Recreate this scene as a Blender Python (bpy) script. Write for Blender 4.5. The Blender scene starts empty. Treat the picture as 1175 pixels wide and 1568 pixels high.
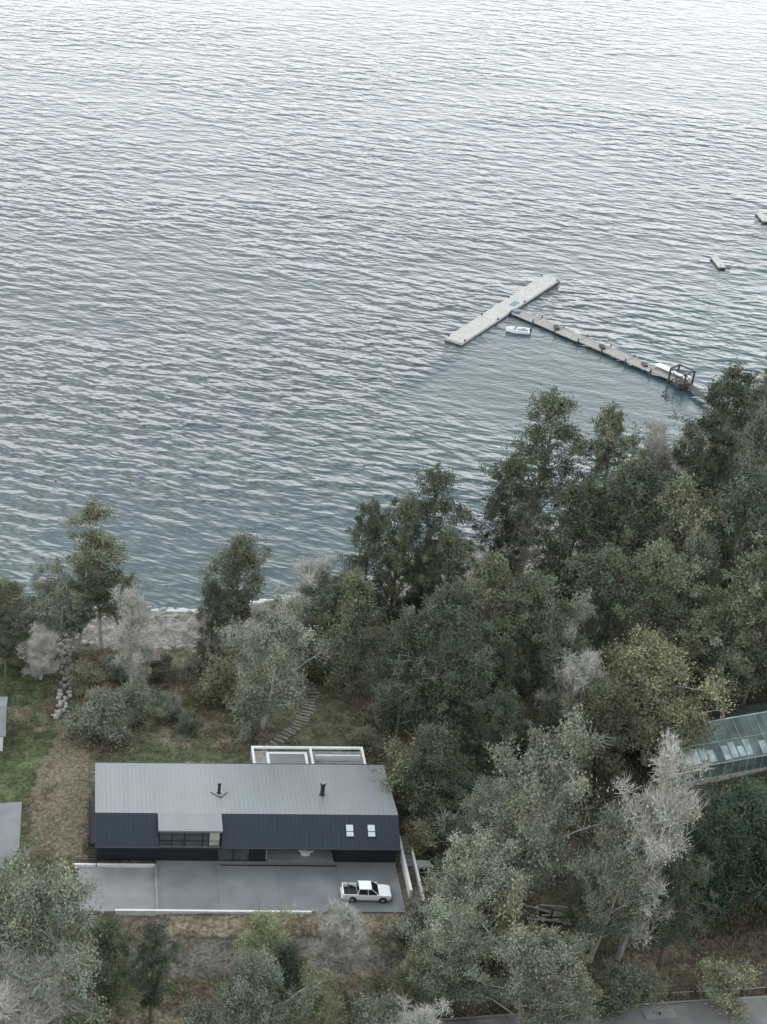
import bpy, math, random
import numpy as np
from mathutils import Vector, Euler
random.seed(7); rng=np.random.default_rng(7)
D=bpy.data; SC=bpy.context.scene; COL=SC.collection

# ------------------------------------------------------------------ survey (camera on the hillside, metres)
PITCH=math.radians(31.5); SP,CP=math.sin(PITCH),math.cos(PITCH)
F=2500.0; CX=110.0; CY=784.0; HC=138.0
def ray(px,py):
    u=px-CX; v=CY-py
    return (u,F*CP+v*SP,-F*SP+v*CP)
def P(px,py,z=0.0):
    d=ray(px,py); t=(HC-z)/-d[2]
    return (d[0]*t,d[1]*t,z)
def slope(py):
    d=ray(0,py); return d[2]/d[1]

# ------------------------------------------------------------------ terrain
SX=[-3000,-200,-30,0,20,36,55,77,95,113,135,200,400,3000]
SY=[150,190,197,198,197,202,210,222,236,258,280,320,400,900]
def shore(x): return np.interp(x,SX,SY)
def inland(x,y):
    k=np.interp(x,[30,80],[1.0,0.74])
    return (shore(x)-y)*k
def vnoise(x,y,s,seed=0):
    x=np.asarray(x,float)/s; y=np.asarray(y,float)/s
    xi=np.floor(x); yi=np.floor(y); fx=x-xi; fy=y-yi
    fx=fx*fx*(3-2*fx); fy=fy*fy*(3-2*fy)
    def h(a,b):
        v=np.sin(a*127.1+b*311.7+seed*74.7)*43758.5453
        return v-np.floor(v)
    return (h(xi,yi)*(1-fx)+h(xi+1,yi)*fx)*(1-fy)+(h(xi,yi+1)*(1-fx)+h(xi+1,yi+1)*fx)*fy
def fbm(x,y,s,seed=0):
    return (vnoise(x,y,s,seed)*.5+vnoise(x,y,s/2.1,seed+1)*.28+vnoise(x,y,s/4.3,seed+2)*.15+vnoise(x,y,s/9,seed+3)*.07)
def sstep(a,b,x):
    t=np.clip((x-a)/(b-a),0,1); return t*t*(3-2*t)
def height(x,y):
    x=np.asarray(x,float); y=np.asarray(y,float)
    s=inland(x,y)
    z=np.interp(s,[-3000,-200,-60,-6,0,11,16,45,60],[-60,-30,-9,-.9,0,1.2,3.2,8.2,8.5])
    z=z+ (fbm(x,y,9,3)-.5)*1.6*sstep(10,22,s)+(fbm(x,y,2.0,9)-.5)*.35*sstep(0,12,s)
    z=z+np.clip(98-y,0,60)*.55+np.clip(38-y,0,400)*.2
    m=sstep(-3,-.5,x)*(1-sstep(37.5,41,x))*sstep(127.0,128.3,y)*(1-sstep(150,157,y))
    z=z*(1-m)+8.85*m
    m2=sstep(-2,.5,x)*(1-sstep(9.2,9.4,x))*sstep(127.0,128.3,y)*(1-sstep(135.0,135.4,y))
    z=z-.35*m2
    r=P(1020,1556,8.6); 
    m3=sstep(42,50,x)*(1-sstep(r[1]+1.5,r[1]+4,y))*sstep(100,104,y)
    z=z*(1-m3)+8.5*m3
    return z
def G(px,py):
    z=5.0
    for _ in range(12):
        p=P(px,py,z); z=.5*z+.5*float(height(p[0],p[1]))
    return P(px,py,z)

# ------------------------------------------------------------------ materials
def newmat(name):
    m=D.materials.new(name); m.use_nodes=True; nt=m.node_tree; nt.nodes.clear()
    out=nt.nodes.new('ShaderNodeOutputMaterial'); return m,nt,out
def N(nt,t,**k):
    n=nt.nodes.new(t)
    for a,b in k.items():
        if a in n.inputs.keys(): n.inputs[a].default_value=b
        else: setattr(n,a,b)
    return n
def simple(name,col,rough=.6,metal=0,var=.15,scale=3.0,bump=0.0,spec=.5,streak=None):
    m,nt,out=newmat(name); L=nt.links.new
    p=N(nt,'ShaderNodeBsdfPrincipled'); p.inputs['Roughness'].default_value=rough; p.inputs['Metallic'].default_value=metal
    p.inputs['Specular IOR Level'].default_value=spec
    tc=N(nt,'ShaderNodeTexCoord'); mp=N(nt,'ShaderNodeMapping')
    if streak: mp.inputs['Scale'].default_value=streak
    L(tc.outputs['Object'],mp.inputs['Vector'])
    n1=N(nt,'ShaderNodeTexNoise'); n1.inputs['Scale'].default_value=scale; n1.inputs['Detail'].default_value=6
    L(mp.outputs[0],n1.inputs['Vector'])
    mr=N(nt,'ShaderNodeMapRange'); mr.inputs['From Min'].default_value=.3; mr.inputs['From Max'].default_value=.7
    mr.inputs['To Min'].default_value=1-var; mr.inputs['To Max'].default_value=1+var
    L(n1.outputs['Fac'],mr.inputs['Value'])
    vm=N(nt,'ShaderNodeVectorMath',operation='SCALE'); vm.inputs[0].default_value=col
    L(mr.outputs[0],vm.inputs['Scale']); L(vm.outputs[0],p.inputs['Base Color'])
    if bump:
        b=N(nt,'ShaderNodeBump'); b.inputs['Strength'].default_value=bump; b.inputs['Distance'].default_value=.05
        L(n1.outputs['Fac'],b.inputs['Height']); L(b.outputs[0],p.inputs['Normal'])
    L(p.outputs[0],out.inputs[0]); return m
def leafmat(name,col,hue=.10):
    m,nt,out=newmat(name); L=nt.links.new
    at=N(nt,'ShaderNodeAttribute',attribute_name='tone'); oi=N(nt,'ShaderNodeObjectInfo')
    mr=N(nt,'ShaderNodeMapRange'); mr.inputs['To Min'].default_value=.75; mr.inputs['To Max'].default_value=1.25
    L(oi.outputs['Random'],mr.inputs['Value'])
    hs=N(nt,'ShaderNodeHueSaturation'); hs.inputs['Color'].default_value=(*col,1)
    mh=N(nt,'ShaderNodeMapRange'); mh.inputs['To Min'].default_value=.5-hue*.25; mh.inputs['To Max'].default_value=.5+hue*.14
    ml=N(nt,'ShaderNodeMath',operation='MULTIPLY'); ml.inputs[1].default_value=7.31
    fr=N(nt,'ShaderNodeMath',operation='FRACT')
    L(oi.outputs['Random'],ml.inputs[0]); L(ml.outputs[0],fr.inputs[0]); L(fr.outputs[0],mh.inputs['Value'])
    L(mh.outputs[0],hs.inputs['Hue']); L(mr.outputs[0],hs.inputs['Value'])
    mx=N(nt,'ShaderNodeMix',data_type='RGBA',blend_type='MULTIPLY'); mx.inputs[0].default_value=1
    L(hs.outputs[0],mx.inputs[6]); L(at.outputs['Color'],mx.inputs[7])
    d=N(nt,'ShaderNodeBsdfDiffuse')
    L(mx.outputs[2],d.inputs['Color'])
    L(d.outputs[0],out.inputs[0]); return m

M_bark=simple('bark',(.13,.115,.10),.9,var=.35,scale=4,bump=.4)
M_pale=simple('pale_bark',(.38,.36,.33),.85,var=.3,scale=5,bump=.3)
M_twig=simple('grey_twigs',(.22,.21,.19),.9,var=.2)
M_ptwig=simple('bleached_twigs',(.42,.41,.38),.9,var=.2)
M_white=simple('white_paint',(.64,.65,.64),.5,var=.07,scale=1.2)
M_conc=simple('concrete',(.165,.176,.182),.85,var=.16,scale=.35,bump=.1)
M_paver=simple('pale_concrete',(.225,.225,.222),.85,var=.15,scale=.5,bump=.1)
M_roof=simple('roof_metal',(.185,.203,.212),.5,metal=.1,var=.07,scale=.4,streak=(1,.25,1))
M_navy=simple('navy_standing_seam',(.014,.024,.036),.45,metal=.2,var=.12,scale=.6)
M_black=simple('black_cladding',(.012,.014,.017),.6,var=.2)
M_dark=simple('dark_metal',(.03,.03,.032),.5,metal=.3)
M_glass=simple('window_glass',(.06,.075,.07),.06,var=.3,scale=.8,spec=.9)
M_interior=simple('interior_plaster',(.42,.39,.35),.8,var=.05)
M_curtain=simple('skylight_glass',(.50,.56,.60),.12,var=.05,spec=.9)
M_wood=simple('weathered_planks',(.38,.375,.355),.85,var=.2,scale=2.2,bump=.2)
M_wood2=simple('old_grey_planks',(.28,.27,.25),.85,var=.3,scale=2.5,bump=.3)
M_pile=simple('dark_wet_timber',(.05,.047,.043),.8,var=.3)
M_rub=simple('black_rubber',(.015,.015,.016),.7)
M_stone=simple('stone',(.27,.26,.245),.9,var=.35,scale=2,bump=.4)
M_step=simple('timber_steps',(.22,.21,.185),.9,var=.35,scale=2,bump=.4)
M_carw=simple('car_white_paint',(.78,.79,.80),.25,var=.02,spec=.6)
M_cglass=simple('car_glass',(.02,.024,.028),.06,var=.05,spec=.8)
M_red=simple('red_plastic',(.45,.04,.03),.4)
M_orange=simple('orange_plastic',(.50,.20,.06),.4)
M_blue=simple('blue_grey_fabric',(.10,.16,.22),.6)
M_chrome=simple('bright_metal',(.5,.5,.5),.3,metal=.9)
M_asph=simple('asphalt',(.17,.165,.16),.9,var=.2,scale=.5,bump=.2)
M_ggl=simple('greenhouse_glazing',(.07,.105,.095),.35,var=.6,scale=.5)
M_ggf=simple('greenhouse_frame',(.25,.30,.29),.6,var=.3,scale=1)
M_ggc=simple('greenhouse_pale_panels',(.30,.38,.37),.4,var=.5,scale=.8)

# ------------------------------------------------------------------ mesh helpers
def mk(name,verts,faces,mats,parent=None,midx=None,smooth=False,tone=None):
    me=D.meshes.new(name); me.from_pydata([tuple(v) for v in verts],[],faces)
    for m in (mats if isinstance(mats,(list,tuple)) else [mats]): me.materials.append(m)
    if midx is not None: me.polygons.foreach_set('material_index',np.asarray(midx,np.int32))
    if smooth: me.polygons.foreach_set('use_smooth',[True]*len(me.polygons))
    if tone is not None:
        a=me.color_attributes.new('tone','FLOAT_COLOR','POINT')
        t=np.ones((len(verts),4),np.float32); t[:,:3]=tone; a.data.foreach_set('color',t.ravel())
    me.update()
    o=D.objects.new(name,me); COL.objects.link(o)
    if parent: o.parent=parent
    return o
def empty(name,loc=(0,0,0),rz=0):
    o=D.objects.new(name,None); o.location=loc; o.rotation_euler=(0,0,rz); COL.objects.link(o); o.empty_display_size=.5; return o
class B:
    """collects primitives into one mesh"""
    def __init__(s): s.v=[]; s.f=[]; s.m=[]; s.mats=[]
    def mi(s,m):
        if m not in s.mats: s.mats.append(m)
        return s.mats.index(m)
    def add(s,v,f,m):
        k=len(s.v); s.v+= [tuple(q) for q in v]; i=s.mi(m)
        for q in f: s.f.append([a+k for a in q]); s.m.append(i)
    def box(s,x0,x1,y0,y1,z0,z1,m):
        s.add([(x0,y0,z0),(x1,y0,z0),(x1,y1,z0),(x0,y1,z0),(x0,y0,z1),(x1,y0,z1),(x1,y1,z1),(x0,y1,z1)],
              [(3,2,1,0),(4,5,6,7),(0,1,5,4),(1,2,6,5),(2,3,7,6),(3,0,4,7)],m)
    def obox(s,a,b,w,z0,z1,m):
        a=Vector(a[:2]);b=Vector(b[:2]);d=(b-a).normalized();n=Vector((-d.y,d.x))*w/2
        q=[a-n,b-n,b+n,a+n]
        s.add([(p.x,p.y,z0) for p in q]+[(p.x,p.y,z1) for p in q],[(3,2,1,0),(4,5,6,7),(0,1,5,4),(1,2,6,5),(2,3,7,6),(3,0,4,7)],m)
    def quadslab(s,c,t,m):
        s.add(list(c)+[(p[0],p[1],p[2]-t) for p in c],[(0,1,2,3),(7,6,5,4),(0,4,5,1),(1,5,6,2),(2,6,7,3),(3,7,4,0)],m)
    def cyl(s,p0,p1,r0,r1,m,n=10):
        p0=Vector(p0);p1=Vector(p1);d=(p1-p0).normalized()
        a=d.orthogonal().normalized(); b=d.cross(a); v=[]
        for p,r in((p0,r0),(p1,r1)):
            for i in range(n):
                t=2*math.pi*i/n; v.append(p+a*math.cos(t)*r+b*math.sin(t)*r)
        f=[(i,(i+1)%n,n+(i+1)%n,n+i) for i in range(n)]+[tuple(range(n-1,-1,-1)),tuple(range(n,2*n))]
        s.add(v,f,m)
    def loft(s,rings,m,cap=True):
        n=len(rings[0]); v=[p for r in rings for p in r]; f=[]
        for k in range(len(rings)-1):
            for i in range(n):
                j=(i+1)%n; f.append((k*n+i,k*n+j,(k+1)*n+j,(k+1)*n+i))
        if cap: f.append(tuple(range(n-1,-1,-1))); f.append(tuple((len(rings)-1)*n+i for i in range(n)))
        s.add(v,f,m)
    def obj(s,name,parent=None,bevel=0,smooth=False):
        o=mk(name,s.v,s.f,s.mats,parent,s.m,smooth)
        if bevel:
            b=o.modifiers.new('bev','BEVEL'); b.width=bevel; b.segments=2; b.limit_method='ANGLE'
        return o

# ------------------------------------------------------------------ ground sheet
def axis(parts):
    out=[]
    for a,b,st in parts: out+=list(np.arange(a,b,st))
    out.append(parts[-1][1]); return np.array(out)
gx=axis([(-4000,-400,600),(-400,-60,20),(-60,-20,2.5),(-20,110,.5),(110,170,1.5),(170,400,15),(400,4000,600)])
gy=axis([(-3000,0,300),(0,95,5),(95,225,.5),(225,310,1.5),(310,600,20),(600,6000,600)])
GX,GY=np.meshgrid(gx,gy); gz=height(GX,GY)
nx,ny=len(gx),len(gy)
def inpoly(x,y,poly):
    c=np.zeros(x.shape,bool); n=len(poly)
    for i in range(n):
        x1,y1=poly[i][:2]; x2,y2=poly[(i+1)%n][:2]
        if y1==y2: continue
        cond=((y1>y)!=(y2>y))&(x<(x2-x1)*(y-y1)/(y2-y1)+x1); c^=cond
    return c
jx=GX+(fbm(GX,GY,3,20)-.5)*2.6; jy=GY+(fbm(GX,GY,3,30)-.5)*2.6
S=inland(GX,GY)
n1=fbm(GX,GY,7,40)[...,None]; n2=fbm(GX,GY,2.4,50)[...,None]; n3=vnoise(GX,GY,.9,60)[...,None]
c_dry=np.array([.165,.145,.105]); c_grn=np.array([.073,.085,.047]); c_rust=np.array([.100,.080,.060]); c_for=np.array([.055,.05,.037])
c_beach=np.array([.20,.19,.178]); c_lawn=np.array([.065,.080,.042]); c_dirt=np.array([.20,.185,.165])
def mixc(a,b,t): return a*(1-t)+b*t
colr=mixc(c_rust,c_dry,sstep(.42,.66,n1)); colr=mixc(colr,c_grn,sstep(.40,.54,n2)*.85)
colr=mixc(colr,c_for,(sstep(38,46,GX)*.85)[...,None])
colr=mixc(colr,c_beach,(1-sstep(9,13,S+(n1[...,0]-.5)*5))[...,None])
colr=mixc(colr,np.array([.05,.055,.05]),(1-sstep(-2,.6,S))[...,None])
def zone(pts,c,amt=1.0):
    global colr
    poly=[G(*p) for p in pts]
    m=inpoly(jx,jy,poly)[...,None]*amt
    colr=mixc(colr,c,m)
LAWNS=[[(-60,1015),(75,1015),(78,1050),(60,1082),(-60,1080)],[(-60,1125),(80,1118),(80,1180),(35,1232),(-60,1235)]]
for l in LAWNS: zone(l,mixc(c_lawn,c_grn,n2)*(.6+.8*n2))
zone([(475,1045),(545,1050),(560,1140),(400,1150),(440,1090)],mixc(c_grn*1.25,c_dry*.8,n2),.7)
zone([(180,1140),(380,1150),(382,1170),(170,1166)],c_grn*1.2,.7)
zone([(80,1130),(135,1130),(132,1315),(60,1310),(40,1240)],mixc(c_dry*1.3,c_rust*1.1,n3),.8)
TRACK=[(170,1440),(420,1432),(560,1440),(640,1470),(600,1500),(420,1492),(180,1495)]
zone(TRACK,c_dirt*.62,.9)
zone([(180,1402),(480,1398),(590,1400),(600,1428),(180,1432)],mixc(c_dry*1.7,c_rust*1.3,sstep(.4,.6,n3)),.9)
zone([(890,1470),(1250,1400),(1250,1535),(900,1545)],c_dry*.8,.8)
colr=colr*(.62+.76*n3)
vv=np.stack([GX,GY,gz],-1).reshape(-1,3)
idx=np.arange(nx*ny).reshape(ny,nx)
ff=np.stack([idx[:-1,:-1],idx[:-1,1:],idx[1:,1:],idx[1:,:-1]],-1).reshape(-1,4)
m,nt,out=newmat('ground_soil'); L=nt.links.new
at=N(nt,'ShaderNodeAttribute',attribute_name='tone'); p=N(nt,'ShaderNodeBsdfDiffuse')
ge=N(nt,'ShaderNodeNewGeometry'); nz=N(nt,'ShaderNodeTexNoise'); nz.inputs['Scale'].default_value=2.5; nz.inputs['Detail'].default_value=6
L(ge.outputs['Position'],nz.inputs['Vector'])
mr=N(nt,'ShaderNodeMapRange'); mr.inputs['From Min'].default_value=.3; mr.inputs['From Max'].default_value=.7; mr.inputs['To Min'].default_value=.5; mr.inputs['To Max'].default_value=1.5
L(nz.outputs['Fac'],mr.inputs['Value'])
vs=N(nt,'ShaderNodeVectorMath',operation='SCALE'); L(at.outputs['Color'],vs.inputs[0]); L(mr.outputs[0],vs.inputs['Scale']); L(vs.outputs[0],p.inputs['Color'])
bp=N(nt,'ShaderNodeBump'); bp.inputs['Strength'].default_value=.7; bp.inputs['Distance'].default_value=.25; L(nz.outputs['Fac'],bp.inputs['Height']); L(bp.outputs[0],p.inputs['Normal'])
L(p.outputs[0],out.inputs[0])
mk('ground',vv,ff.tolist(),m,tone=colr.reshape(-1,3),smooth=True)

# ------------------------------------------------------------------ lake
T_A=Vector(P(694,526,0)[:2]); T_B=Vector(P(845,428,0)[:2]); W_A=Vector(P(788,480,0)[:2]); W_B=Vector(P(1040,588,0)[:2])
wx=axis([(-4000,-400,600),(-400,-60,20),(-60,240,2),(240,400,20),(400,4000,600)])
wy=axis([(150,180,10),(180,360,1.5),(360,600,10),(600,6000,600)])
WX,WY=np.meshgrid(wx,wy); sd=-inland(WX,WY)
def side(a,b,x,y): return (b.x-a.x)*(y-a.y)-(b.y-a.y)*(x-a.x)
dT=side(T_A,T_B,WX,WY)/(T_B-T_A).length; dW=side(W_A,W_B,WX,WY)/(W_B-W_A).length
cen=Vector(P(860,560,0)[:2]); dist=np.hypot(WX-cen.x,WY-cen.y)
lee=sstep(0,5,-dT)*sstep(0,3,-dW)*(1-sstep(20,46,dist))
tone=np.stack([sstep(0,60,sd),lee,np.clip(sd/20,0,1)+sstep(45,60,WX)],-1).reshape(-1,3)
m,nt,out=newmat('lake_water'); L=nt.links.new
at=N(nt,'ShaderNodeAttribute',attribute_name='tone'); sp=N(nt,'ShaderNodeSeparateColor'); L(at.outputs['Color'],sp.inputs[0])
ge=N(nt,'ShaderNodeNewGeometry')
def noise(rot,lx,ly,detail=2,dist=0,rough=.5):
    """noise stretched along direction rot (deg); lx = length along crest, ly = across, metres"""
    mp=N(nt,'ShaderNodeMapping',vector_type='TEXTURE'); mp.inputs['Rotation'].default_value=(0,0,math.radians(rot)); mp.inputs['Scale'].default_value=(lx,ly,ly)
    L(ge.outputs['Position'],mp.inputs['Vector']); n=N(nt,'ShaderNodeTexNoise'); n.inputs['Scale'].default_value=1; n.inputs['Detail'].default_value=detail
    n.inputs['Distortion'].default_value=dist; n.inputs['Roughness'].default_value=rough
    L(mp.outputs[0],n.inputs['Vector']); return n.outputs['Fac']
def math_(op,a,b=None,c=None):
    n=N(nt,'ShaderNodeMath',operation=op)
    for i,q in enumerate((a,b,c)):
        if q is None: continue
        if isinstance(q,(int,float)): n.inputs[i].default_value=q
        else: L(q,n.inputs[i])
    return n.outputs[0]
w1=noise(-20,6.0,2.9,2,.25); w2=noise(-36,3.6,1.8,1,.2); w3=noise(-8,1.2,.6,1,0)
big=noise(-10,90,38,2,.5)
gust=N(nt,'ShaderNodeMapRange'); gust.inputs['From Min'].default_value=.35; gust.inputs['From Max'].default_value=.62; gust.inputs['To Min'].default_value=.45; gust.inputs['To Max'].default_value=1.1; L(big,gust.inputs['Value'])
# wind fetch: the open lake away from this shore is a little calmer
spx=N(nt,'ShaderNodeSeparateXYZ'); L(ge.outputs['Position'],spx.inputs[0])
fet=N(nt,'ShaderNodeMapRange'); fet.inputs['From Min'].default_value=230; fet.inputs['From Max'].default_value=520; fet.inputs['To Min'].default_value=1.0; fet.inputs['To Max'].default_value=.62; L(spx.outputs['Y'],fet.inputs['Value'])
amp=math_('MULTIPLY',math_('MULTIPLY',gust.outputs[0],fet.outputs[0]),math_('SUBTRACT',1.0,math_('MULTIPLY',sp.outputs[1],.82)))
w1s=math_('POWER',w1,1.6)
h=math_('ADD',math_('MULTIPLY',math_('ADD',math_('MULTIPLY',w1s,1.5),math_('MULTIPLY',w2,.42)),amp),math_('MULTIPLY',w3,.07))
bp=N(nt,'ShaderNodeBump'); bp.inputs['Strength'].default_value=1; bp.inputs['Distance'].default_value=.75; L(h,bp.inputs['Height'])
p=N(nt,'ShaderNodeBsdfPrincipled'); p.inputs['IOR'].default_value=1.42; p.inputs['Roughness'].default_value=.18
L(bp.outputs[0],p.inputs['Normal'])
mc=N(nt,'ShaderNodeMix',data_type='RGBA'); mc.inputs[6].default_value=(.036,.068,.073,1); mc.inputs[7].default_value=(.030,.048,.058,1)
L(sp.outputs[0],mc.inputs[0])
fo=noise(0,2,.8,3,.5)
fm=math_('LESS_THAN',math_('ADD',sp.outputs[2],math_('MULTIPLY',fo,.12)),.10)
mf=N(nt,'ShaderNodeMix',data_type='RGBA'); mf.inputs[7].default_value=(.42,.44,.44,1); L(fm,mf.inputs[0]); L(mc.outputs[2],mf.inputs[6])
L(mf.outputs[2],p.inputs['Base Color']); L(p.outputs[0],out.inputs[0])
idx=np.arange(WX.size).reshape(WX.shape)
ff=np.stack([idx[:-1,:-1],idx[:-1,1:],idx[1:,1:],idx[1:,:-1]],-1).reshape(-1,4)
mk('lake_water',np.stack([WX,WY,WX*0],-1).reshape(-1,3),ff.tolist(),m,tone=tone)

# ------------------------------------------------------------------ house
H=empty('modern_house',(2.6,135.8,9.0),math.radians(-.7))
LX=33.8
b=B()
RZ=lambda y:(5.05-.125*(y-2.2)) if y>2.2 else 2.9+(y+1)*.672
def gable(x0,x1):
    pr=[(0,0),(11.6,0),(11.6,RZ(11.6)-.2),(2.2,RZ(2.2)-.2),(0,RZ(0)-.2)]
    v=[(x0,y,z) for y,z in pr]+[(x1,y,z) for y,z in pr]; n=5
    b.add(v,[(0,1,2,3,4),(9,8,7,6,5)]+[(i,i+n,(i+1)%n+n,(i+1)%n) for i in range(n)],M_black)
gable(.25,.5); gable(LX-.5,LX-.25)
b.box(.5,LX-.5,11.35,11.6,0,3.6,M_black)
b.box(.5,13.7,0,.25,0,2.1,M_black); b.box(.5,7.1,0,.25,2.1,3.3,M_black)
b.box(14.05,LX-.5,0,.25,2.45,3.3,M_black); b.box(17.3,19.1,0,.25,0,2.45,M_black); b.box(26.9,LX-.5,0,.25,0,2.45,M_black)
b.obj('walls',H)
b=B()
b.box(19.1,26.9,3.0,3.2,0,2.9,M_interior); b.box(19.1,19.25,.25,3.0,0,2.6,M_interior); b.box(26.75,26.9,.25,3.0,0,2.6,M_black)
b.box(19.25,26.75,-.05,3.0,-.02,.03,M_paver); b.box(20.2,22,2.2,2.95,.03,1.2,M_wood2)
b.loft([[(23.7+.9*s_*math.cos(a),1.1+.45*s_*math.sin(a),z) for a in np.linspace(0,2*math.pi,14,endpoint=False)] for s_,z in ((.6,.03),(.62,.6),(1,.66),(1,.76),(.9,.8))],M_white)
b.box(13.7,17.3,.1,.14,0.0,2.45,M_glass)
for x in (13.7,15.4,17.22): b.box(x,x+.08,.04,.2,0,2.45,M_dark)
b.obj('carport_recess',H)
b=B()
def slab(x0,x1,y0,y1,m,t=.16,z=0): b.quadslab([(x0,y0,RZ(y0)+z),(x1,y0,RZ(y0)+z),(x1,y1,RZ(y1)+z),(x0,y1,RZ(y1)+z)],t,m)
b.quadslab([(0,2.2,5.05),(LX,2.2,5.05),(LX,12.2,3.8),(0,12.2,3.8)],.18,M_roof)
b.box(0,LX,12.2,12.3,3.5,3.82,M_dark)
slab(0,7.05,-1,2.195,M_navy); slab(14.05,LX,-1,2.195,M_navy)
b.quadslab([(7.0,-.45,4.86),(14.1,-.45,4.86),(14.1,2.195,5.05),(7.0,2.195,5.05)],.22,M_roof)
b.obj('roof',H)
b=B()
x=.25
while x<LX:
    h_=.022
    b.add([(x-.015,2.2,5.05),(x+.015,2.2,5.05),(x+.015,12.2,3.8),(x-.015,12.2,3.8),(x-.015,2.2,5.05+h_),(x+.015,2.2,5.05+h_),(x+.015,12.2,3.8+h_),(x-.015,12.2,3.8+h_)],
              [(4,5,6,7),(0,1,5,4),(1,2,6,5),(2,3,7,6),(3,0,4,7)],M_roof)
    if x<7 or x>14.15:
        z0,z1=RZ(-1),RZ(2.19)
        b.add([(x-.02,-1,z0),(x+.02,-1,z0),(x+.02,2.19,z1),(x-.02,2.19,z1),(x-.02,-1,z0+.04),(x+.02,-1,z0+.04),(x+.02,2.19,z1+.04),(x-.02,2.19,z1+.04)],
              [(4,5,6,7),(0,1,5,4),(1,2,6,5),(2,3,7,6),(3,0,4,7)],M_navy)
    x+=.5
b.obj('roof_seams',H)
b=B()
for xa in (27.8,30.2):
    y0,y1=-.0,1.25
    c=[(xa,y0,RZ(y0)+.12),(xa+.95,y0,RZ(y0)+.12),(xa+.95,y1,RZ(y1)+.12),(xa,y1,RZ(y1)+.12)]; b.quadslab(c,.14,M_dark)
    c=[(xa+.09,y0+.09,RZ(y0+.09)+.15),(xa+.86,y0+.09,RZ(y0+.09)+.15),(xa+.86,y1-.09,RZ(y1-.09)+.15),(xa+.09,y1-.09,RZ(y1-.09)+.15)]; b.quadslab(c,.05,M_curtain)
    ym=.5; c=[(xa+.09,ym,RZ(ym)+.17),(xa+.86,ym,RZ(ym)+.17),(xa+.86,ym+.06,RZ(ym+.06)+.17),(xa+.09,ym+.06,RZ(ym+.06)+.17)]; b.quadslab(c,.03,M_dark)
b.obj('skylights',H)
b=B()
b.box(7.1,14.0,.02,.06,2.15,4.6,M_glass); b.box(7.1,14.0,-.06,.12,2.02,2.15,M_chrome)
for xx in (7.1,8.5,9.9,11.9,12.6,13.9): b.box(xx,xx+.09,-.04,.10,2.15,4.6,M_dark)
b.box(7.1,14.0,-.03,.09,2.95,3.03,M_dark); b.box(12.7,13.8,-.0,.015,2.3,4.2,M_interior)
b.add([(7.05,.0,2.1),(7.05,2.2,2.1),(7.05,2.2,4.9),(7.05,0,4.7)],[(0,1,2,3)],M_black)
b.add([(14.05,.0,2.1),(14.05,2.2,2.1),(14.05,2.2,4.9),(14.05,0,4.7)],[(3,2,1,0)],M_black)
b.obj('dormer_windows',H)
b=B()
for (xx,yy,r,h) in ((14.1,6.2,.17,1.5),(25.8,6.0,.24,1.7)):
    z=RZ(yy); b.cyl((xx,yy,z-.1),(xx,yy,z+h),r,r,M_dark,14); b.cyl((xx,yy,z+h-.25),(xx,yy,z+h-.05),r*1.25,r*1.25,M_black,14); b.cyl((xx,yy,z+h),(xx,yy,z+h+.08),r*.8,r*.75,M_wood2,14)
    b.cyl((xx,yy,z-.05),(xx,yy,z+.1),r*1.7,r*1.2,M_dark,14)
for sx in (-1,1): 
    b.cyl((14.1+sx*.95,6.3,RZ(6.3)+.05),(14.2,5.2,RZ(5.2)+.05),.04,.04,M_dark,6)
b.obj('chimneys',H)
b=B()
tx0,tx1,ty0,ty1,tz=18.7,32.0,11.7,16.4,3.05
b.box(tx0,tx1,ty0,ty1,tz-.9,tz-.75,M_wood2)
for (a0,a1,c0,c1) in ((tx0,tx1,ty1-.25,ty1),(tx0,tx0+.25,ty0,ty1-.25),(tx1-.25,tx1,ty0,ty1-.25),(25.6,25.85,ty0,ty1-.25)): b.box(a0,a1,c0,c1,tz-.25,tz,M_white)
for xx in (tx0,tx1-.25,25.6): b.box(xx,xx+.25,ty1-.25,ty1,-2,tz-.25,M_white)
b.box(20.4,25.2,13.0,15.4,tz-.75,tz-.1,M_white); b.box(20.7,24.9,13.3,15.1,tz-.1,tz-.08,M_conc)
b.box(26.1,31.5,14.6,14.66,tz-.7,tz+.1,M_curtain); b.box(26.1,31.5,14.55,14.7,tz+.1,tz+.16,M_white); b.cyl((22.9,12.7,tz-.7),(22.9,12.7,tz-.1),.3,.3,M_dark)
b.obj('white_frame_terrace',H)
b=B()
b.box(-.75,.2,1.0,8.5,1.4,1.55,M_dark)
for yy in (1.0,3.5,6.0,8.4): b.box(-.75,-.68,yy,yy+.08,0,2.6,M_dark)
b.box(-.75,-.7,1.0,8.5,2.5,2.58,M_dark); b.box(-.74,-.71,1.1,8.4,1.6,2.45,M_glass)
for i in range(7): b.box(-.75,.2,.8-i*.28,1.08-i*.28,1.2-i*.2,1.25-i*.2,M_dark)
b.obj('side_balcony',H)
b=B()
b.box(-.05,LX+.05,-1.12,-1.0,2.78,2.92,M_dark); b.box(.1,.2,-1.1,-1.02,0,2.8,M_dark); b.box(LX-.2,LX-.1,-1.1,-1.02,0,2.8,M_dark)
b.obj('gutter',H)

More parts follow.
